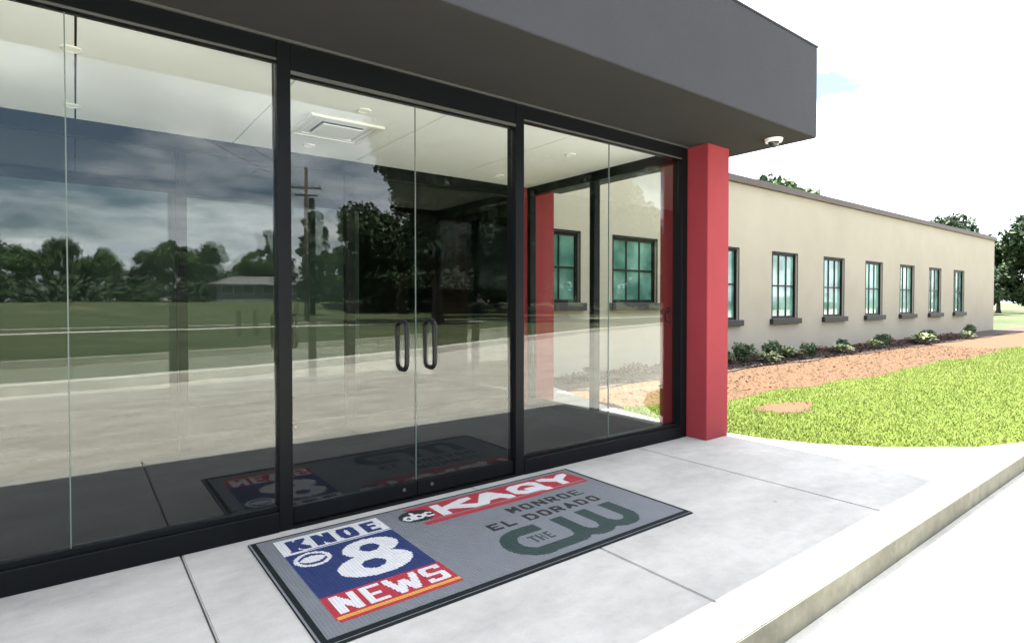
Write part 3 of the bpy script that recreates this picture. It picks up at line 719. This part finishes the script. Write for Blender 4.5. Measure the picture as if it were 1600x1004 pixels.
def make_tree(label, kind, H, CR, n, size, group=None, loc=(0, 0, 0), seed=0, lowcrown=.25):
    rr = random.Random(seed); t = empty('pine_tree' if kind == 'pine' else 'broadleaf_tree', loc, label, 'tree', group)
    tr = MB(); lean = (rr.uniform(-.4, .4), rr.uniform(-.4, .4))
    def ctr(f): return (lean[0] * f * f, lean[1] * f * f, H * f)
    r0 = H * .024
    tr.tube([ctr(f) for f in (0, .05, .2, .45, .7, .92)], [r0 * 1.5, r0, r0 * .85, r0 * .62, r0 * .38, r0 * .12], 10)
    cs = []
    if kind == 'pine':
        nl = 15
        for i in range(nl):
            f = lowcrown + (0.99 - lowcrown) * i / (nl - 1); c = ctr(f)
            prof = (1 - (f - lowcrown) / (1 - lowcrown)) ** .75 * CR + .35
            for k in range(4):
                a_ = rr.uniform(0, 6.28); q = prof * rr.uniform(.35, .95)
                e = (c[0] + q * math.cos(a_), c[1] + q * math.sin(a_), c[2] - q * .05 + rr.uniform(-.2, .3)); cs.append((*e, rr.uniform(.3, .6) * CR * .42))
                tr.tube([c, ((c[0] + e[0]) / 2, (c[1] + e[1]) / 2, (c[2] + e[2]) / 2 + .1), e], [.05, .035, .015], 5)
            cs.append((*c, prof * .35))
    else:
        nb_ = 22
        for i in range(nb_):
            f = lowcrown + .1 + (.86 - lowcrown) * rr.random(); a_ = rr.uniform(0, 6.28); c = ctr(max(.2, f - .22))
            prof = CR * math.sqrt(max(.05, 1 - ((f - (lowcrown + 1) / 2 + .02) / ((1 - lowcrown) / 2 + .05)) ** 2))
            q = prof * rr.uniform(.15, .8); e = (c[0] + q * math.cos(a_), c[1] + q * math.sin(a_), H * f)
            cs.append((*e, rr.uniform(.20, .40) * CR))
            tr.tube([c, ((c[0] * .45 + e[0] * .55), (c[1] * .45 + e[1] * .55), c[2] * .4 + e[2] * .6), e], [r0 * .4, r0 * .22, r0 * .08], 6)
        cs.append((0, 0, H * .86, CR * .35))
    tr.build('trunk', M['bark'], t)
    link('crown', quadmesh(leaf_cloud(cs, n, size, .8, .35), M['pine'] if kind == 'pine' else (M['leafB'] if kind == 'dark' else M['leafA']), 'crown'), t)
    return t

# camera helper for laying out real distances (mirror image of the south side in the facade glass)
FW = (math.cos(yaw), math.sin(yaw)); RT = (math.sin(yaw), -math.cos(yaw))
def south(px, zc):
    """ground point whose reflection in the facade lies in column px at view depth zc"""
    l = (px - 800) / FPX; dx = FW[0] + l * RT[0]; dy = FW[1] + l * RT[1]
    return (dx * zc, 2 * FY - dy * zc, 0)
def bank(px, back):
    zc = 20
    while south(px, zc)[1] > bank_y(south(px, zc)[0]) - back: zc += .25
    p = south(px, zc); return (p[0], p[1], 1.27)
def direct(px, zc):
    l = (px - 800) / FPX; return ((FW[0] + l * RT[0]) * zc, (FW[1] + l * RT[1]) * zc, 0)

# ------------------------------------------------------------------ south side: trees, pole, cars, houses
protoA = make_tree('broad green tree in the far tree line, leftmost seen in the glass', 'mid', 9.0, 4.2, 7000, .26, 'trees along the far side of the street', south(-120, 78), 3, .12)
protoB = make_tree('dark bushy tree in the far tree line beyond the field', 'dark', 10.0, 4.6, 7000, .27, 'trees along the far side of the street', south(-40, 76), 5, .10)
protoC = make_tree('conical pine in the far tree line, left of the pole', 'pine', 11.5, 2.9, 6500, .24, 'trees along the far side of the street', south(384 + 20, 74), 8, .2)
protoC['label'] = 'slim conical pine standing in front of the far tree line'
line = [(40, 74, 'A', .9), (110, 78, 'B', .9), (165, 73, 'A', .85), (225, 79, 'B', .8), (285, 74, 'A', .92), (340, 77, 'B', .8), (392, 72, 'A', .78), (432, 80, 'B', .78),
        (488, 50, 'C', .80), (505, 76, 'A', .80), (535, 79, 'B', .85), (572, 62, 'B', .86), (602, 60, 'B', .82), (640, 64, 'B', .84), (682, 66, 'B', .9), (728, 62, 'B', .95), (775, 66, 'A', .95),
        (820, 60, 'B', 1.0), (868, 64, 'A', .9), (915, 60, 'B', .95), (960, 66, 'A', 1.0), (1010, 64, 'B', .9), (1060, 70, 'A', .95), (1130, 72, 'B', .9)]
ordn = ['first', 'second', 'third', 'fourth', 'fifth', 'sixth', 'seventh', 'eighth', 'ninth', 'tenth']
def pane_name(px):
    return 'left side pane' if px < 445 else 'left glass door' if px < 653 else 'right glass door' if px < 810 else 'right side pane'
def tree_label(k, px, cnt):
    pn = pane_name(px); cnt[pn] = cnt.get(pn, -1) + 1
    return '%s far tree mirrored in the %s, %s from its left edge' % ({'A': 'mid green', 'B': 'dark', 'C': 'pointed'}[k], pn, ordn[min(9, cnt[pn])])
cnt = {}
for i, (px, zc, k, s) in enumerate([(-120, 78, 'A', 1), (-40, 76, 'B', 1)] + line):
    if px > 565: s *= 1.22
    o = {'A': protoA, 'B': protoB}[k] if i < 2 else copy_tree({'A': protoA, 'B': protoB, 'C': protoC}[k])
    p = south(px, zc + 6); o.location = (p[0], p[1], 0.9 if p[1] < bank_y(p[0]) - 4 else -.02)
    o.scale = (s * random.uniform(.9, 1.1), s * random.uniform(.9, 1.1), s * random.uniform(.94, 1.06)); o.rotation_euler[2] = random.uniform(0, 6.28)
    o['label'] = tree_label(k, px, cnt)
protoC.location = south(424, 88); protoC['label'] = 'pointed far tree mirrored low beside the left mullion'
# the large near oak whose crown fills the mirror image of the right door
make_tree('large spreading dark tree on the field mirrored in the right glass door', 'dark', 14.8, 7.2, 27000, .24, None, south(684, 38), 21, .20)
make_tree('second large dark tree on the field mirrored right of the doors', 'dark', 14.5, 7.0, 24000, .25, None, south(880, 42), 33, .16)
make_tree('third large dark tree mirrored behind and between the two nearer ones', 'dark', 15.0, 7.5, 20000, .27, None, south(800, 52), 37, .12)
# hedge line under the trees: an unbroken mass
hx = np.linspace(-60, 90, 150)
cs = []
for x in hx:
    y = bank_y(x) - 16 + random.uniform(-2, 2); cs.append((x, y, 2.0, random.uniform(1.5, 2.8)))
tag(link('undergrowth', quadmesh(leaf_cloud(cs, 22000, .34, .9, .6), M['leafB'], 'undergrowth')), 'dark undergrowth below the tree line across the field', 'bushes', kind='stuff')

# utility pole
px_, py_, _ = south(479, 40)
pole = empty('utility_pole', (px_, py_, 0), 'wooden utility pole with a crossarm mirrored in the left glass door', 'utility pole', rz=.35)
MB().tube([(0, 0, -.3), (0, 0, 10.7)], [.17, .11], 12).build('post', M['pole'], pole, smooth=True)
bx('crossarm', M['pole'], pole, -1.0, 1.0, -.19, -.10, 9.25, 9.38)
bx('crossarm', M['pole'], pole, -.75, .75, -.19, -.10, 8.75, 8.87)
for x in (-.9, -.45, .45, .9):
    MB().disc((x, -.145, 9.46), .045, .16, 10, .03).build('insulator', M['trim'], pole)
MB().disc((.36, .05, 8.2), .2, .75, 16).build('transformer', M['trim'], pole)
p2 = copy_tree(pole); p2.location = south(583, 70); p2['label'] = 'distant utility pole rising above the tree line in the glass'
# overhead wires between the poles
wire = MB()
for x in (-.9, .9):
    A_ = Vector(pole.location) + Vector((x, 0, 9.5)); Bv = Vector(p2.location) + Vector((x, 0, 9.5)); Cv = A_ + (A_ - Bv).normalized() * 60; Cv.z = 9.5
    for (a1, b1) in ((A_, Bv), (A_, Cv)):
        wire.tube([a1.lerp(b1, t) - Vector((0, 0, 1.1 * 4 * t * (1 - t))) for t in np.linspace(0, 1, 13)], .012, 5)
tag(wire.build('power_line', M['tyre']), 'thin sagging power lines strung between the utility poles', 'power lines')

# parked cars along the street
def make_car(paint, loc, rz, label):
    c = empty('parked_car', loc, label, 'car', 'cars parked along the street', rz)
    prof = [(-2.2, .32), (-2.22, .75), (-2.05, .95), (-1.3, 1.0), (-.65, 1.42), (.75, 1.45), (1.55, 1.02), (2.15, .9), (2.25, .7), (2.2, .32)]
    b = bmesh.new()
    rows = []
    for y, s_ in ((-.88, .0), (-.82, .05), (.82, .05), (.88, .0)):
        rows.append([b.verts.new((x, y * (.80 if z > 1.1 else 1), z if s_ else min(z, .9) if z > 1.1 else z)) for x, z in prof])
    for A, Bq in zip(rows[:-1], rows[1:]):
        for i in range(len(prof)): b.faces.new((A[i], A[(i + 1) % len(prof)], Bq[(i + 1) % len(prof)], Bq[i]))
    b.faces.new(rows[0]); b.faces.new(rows[-1][::-1]); bmesh.ops.recalc_face_normals(b, faces=b.faces[:])
    me = bpy.data.meshes.new('body'); b.to_mesh(me); b.free(); me.materials.append(paint); link('body', me, c)
    g = MB(); g.prism([(-.62, -.72), (.72, -.72), (.72, .72), (-.62, .72)], 1.06, 1.36); g.build('windows', M['carglass'], c)
    for sx in (-1.35, 1.4):
        for sy in (-.8, .8):
            w = MB().tube([(sx, sy - .1, .33), (sx, sy + .1, .33)], .33, 18).build('wheel', M['tyre'], c)
            MB().tube([(sx, sy - .105, .33), (sx, sy + .105, .33)], .17, 12).build('rim', M['painta'], w)
    return c
make_car(M['paintw'], bank(590, 11), .1, 'white sedan parked by the street mirrored in the left door')
make_car(M['painta'], bank(668, 10), .05, 'silver sedan parked by the street mirrored beside the right handle')
make_car(M['paintw'], bank(1005, 11), .1, 'white sedan parked by the street mirrored right of the doors')
# low houses
def house(loc, w, d, h, label, rz=0):
    o = empty('low_house', loc, label, 'house', None, rz)
    bx('wall', M['siding'], o, -w / 2, w / 2, -d / 2, d / 2, -.1, h)
    r = MB(); bm = r.bm; q = .5
    V4 = [bm.verts.new(p) for p in ((-w / 2 - q, -d / 2 - q, h), (w / 2 + q, -d / 2 - q, h), (w / 2 + q, d / 2 + q, h), (-w / 2 - q, d / 2 + q, h), (-w / 2 + d / 3, 0, h + 1.1), (w / 2 - d / 3, 0, h + 1.1))]
    for f in ((0, 1, 5, 4), (1, 2, 5), (2, 3, 4, 5), (3, 0, 4), (0, 3, 2, 1)): bm.faces.new([V4[i] for i in f])
    r.build('roof', M['roofing'], o)
    for k in range(4):
        x = -w / 2 + w * (k + .5) / 4
        wd = bx('window', M['white'], o, x - .65, x + .65, d / 2 - .02, d / 2 + .05, 1.0, 2.1); bx('pane', M['carglass'], wd, x - .58, x + .58, d / 2 + .051, d / 2 + .06, 1.07, 2.03)
    return o
house(bank(400, 14), 9, 6, 2.2, 'low pale house mirrored in the leftmost glass pane', .15)
house(bank(715, 13), 9, 6, 2.2, 'low pale house mirrored behind the right glass door', .1)

# ------------------------------------------------------------------ trees in direct view, behind and right of the wing
make_tree('tree whose top shows above the tan wing roof', 'mid', 11.4, 3.4, 7000, .24, 'trees behind the tan wing', direct(1206, 46), 41, .3)
for i, (px, zc, k, s) in enumerate([(1183, 50, 'B', 1.03), (1236, 52, 'A', 1.2), (1500, 62, 'B', 1.0), (1560, 70, 'A', 1.0), (1620, 66, 'B', 1.05), (1680, 60, 'A', 1.0), (1530, 85, 'A', 1.2)]):
    o = copy_tree({'A': protoA, 'B': protoB}[k]); o.location = direct(px, zc); o.scale = (s, s, s * 1.0); o.rotation_euler[2] = random.uniform(0, 6)
    o['group'] = 'trees behind the tan wing'
    o['label'] = ('dark treetop behind the tan wing, left of the tallest top', 'green treetop behind the tan wing, right of the tallest top', 'dark tree beyond the far end of the tan wing', 'green tree right of the end of the tan wing',
                  'dark tree at the far right edge of the photo', 'green tree just beyond the right edge of the lawn', 'tall green tree set back behind the end of the tan wing')[i]
    if i < 2: o.scale[2] = s * 1.08

# ------------------------------------------------------------------ bed plants
def strap_plant(label, loc, r, n, m, up=.6, group='plants in the bed along the tan wall'):
    t = empty('bed_plant', loc, label, 'plant', group)
    F = []
    for i in range(n):
        a_ = random.uniform(0, 6.28); el = random.uniform(.35, 1.35); L_ = r * random.uniform(.7, 1.1); w = r * .075
        dx, dy = math.cos(a_), math.sin(a_); px, py = -dy * w, dx * w
        pts_ = [(0, 0), (L_ * .4 * math.cos(el), L_ * .45 * math.sin(el) + .02), (L_ * .78 * math.cos(el * .9), L_ * .72 * math.sin(el) * 1.0), (L_ * 1.05 * math.cos(el * .7), L_ * .70 * math.sin(el * .85))]
        ws = (.6, 1, .8, .05)
        for (p, q, wa, wb_) in zip(pts_[:-1], pts_[1:], ws[:-1], ws[1:]):
            F.append([(dx * p[0] + px * wa, dy * p[0] + py * wa, p[1]), (dx * p[0] - px * wa, dy * p[0] - py * wa, p[1]), (dx * q[0] - px * wb_, dy * q[0] - py * wb_, q[1]), (dx * q[0] + px * wb_, dy * q[0] + py * wb_, q[1])])
    link('leaves', quadmesh(np.array(F), m, 'leaves'), t)
    MB().tube([(0, 0, -.02), (0, 0, .06)], [.03, .02], 6).build('stem', M['bark'], t); return t
def shrub(label, loc, r, h, n, m):
    t = empty('bed_shrub', loc, label, 'shrub', 'plants in the bed along the tan wall')
    cs = [(random.uniform(-r, r) * .5, random.uniform(-r, r) * .5, h * random.uniform(.4, .75), r * .5) for _ in range(7)]
    link('foliage', quadmesh(leaf_cloud(cs, n, .035, 1.0, .3), m, 'foliage'), t)
    s = MB()
    for k in range(5): s.tube([(0, 0, -.02), (random.uniform(-r, r) * .4, random.uniform(-r, r) * .4, h * .6)], [.012, .006], 5)
    s.build('stems', M['bark'], t); return t
k = 0
nm = ['first', 'second', 'third', 'fourth', 'fifth', 'sixth', 'seventh', 'eighth', 'ninth', 'tenth', 'eleventh', 'twelfth', 'thirteenth', 'fourteenth']
XS = [(11.35, 'shrub'), (12.25, 'shrub'), (12.9, 'strap'), (13.6, 'shrub'), (14.3, 'strap'), (15.3, 'shrub'), (16.4, 'strap'), (17.5, 'shrub'), (18.8, 'strap'), (20.2, 'shrub'), (22, 'strap'), (24, 'shrub'), (26.5, 'strap'), (29, 'shrub')]
for i, (x, kd) in enumerate(XS):
    x += random.uniform(-.3, .3)
    if kd == 'strap': strap_plant('variegated strap leaved plant by the tan wall, %s plant counted from the red column' % nm[i], (x, 6.85 + random.uniform(-.15, .3), 0), random.uniform(.34, .52), 70, M['strapleaf'])
    else: shrub('small dark green shrub by the tan wall, %s plant counted from the red column' % nm[i], (x, 7.15 + random.uniform(-.1, .15), 0), random.uniform(.2, .34), .28 + random.uniform(0, .22), 700, M['shrubleaf'])
for i, x in enumerate((7.2, 8.4, 9.5)):
    strap_plant(['low bronze plant seen through the side glass nearest the back column', 'low bronze plant seen through the side glass between the windows', 'low bronze plant seen through the side glass near the front column'][i], (x, 7.2, 0), .35, 45, M['redleaf'])
cs = [(x, 7.25 + random.uniform(-.2, .25), .05, random.uniform(.12, .22)) for x in np.arange(6.8, 30, .3)]
tag(link('ground_cover', quadmesh(leaf_cloud(cs, 9000, .03, .7, .3), M['redleaf'], 'ground_cover')), 'low bronze ground cover between the bed plants', 'ground cover', kind='stuff')
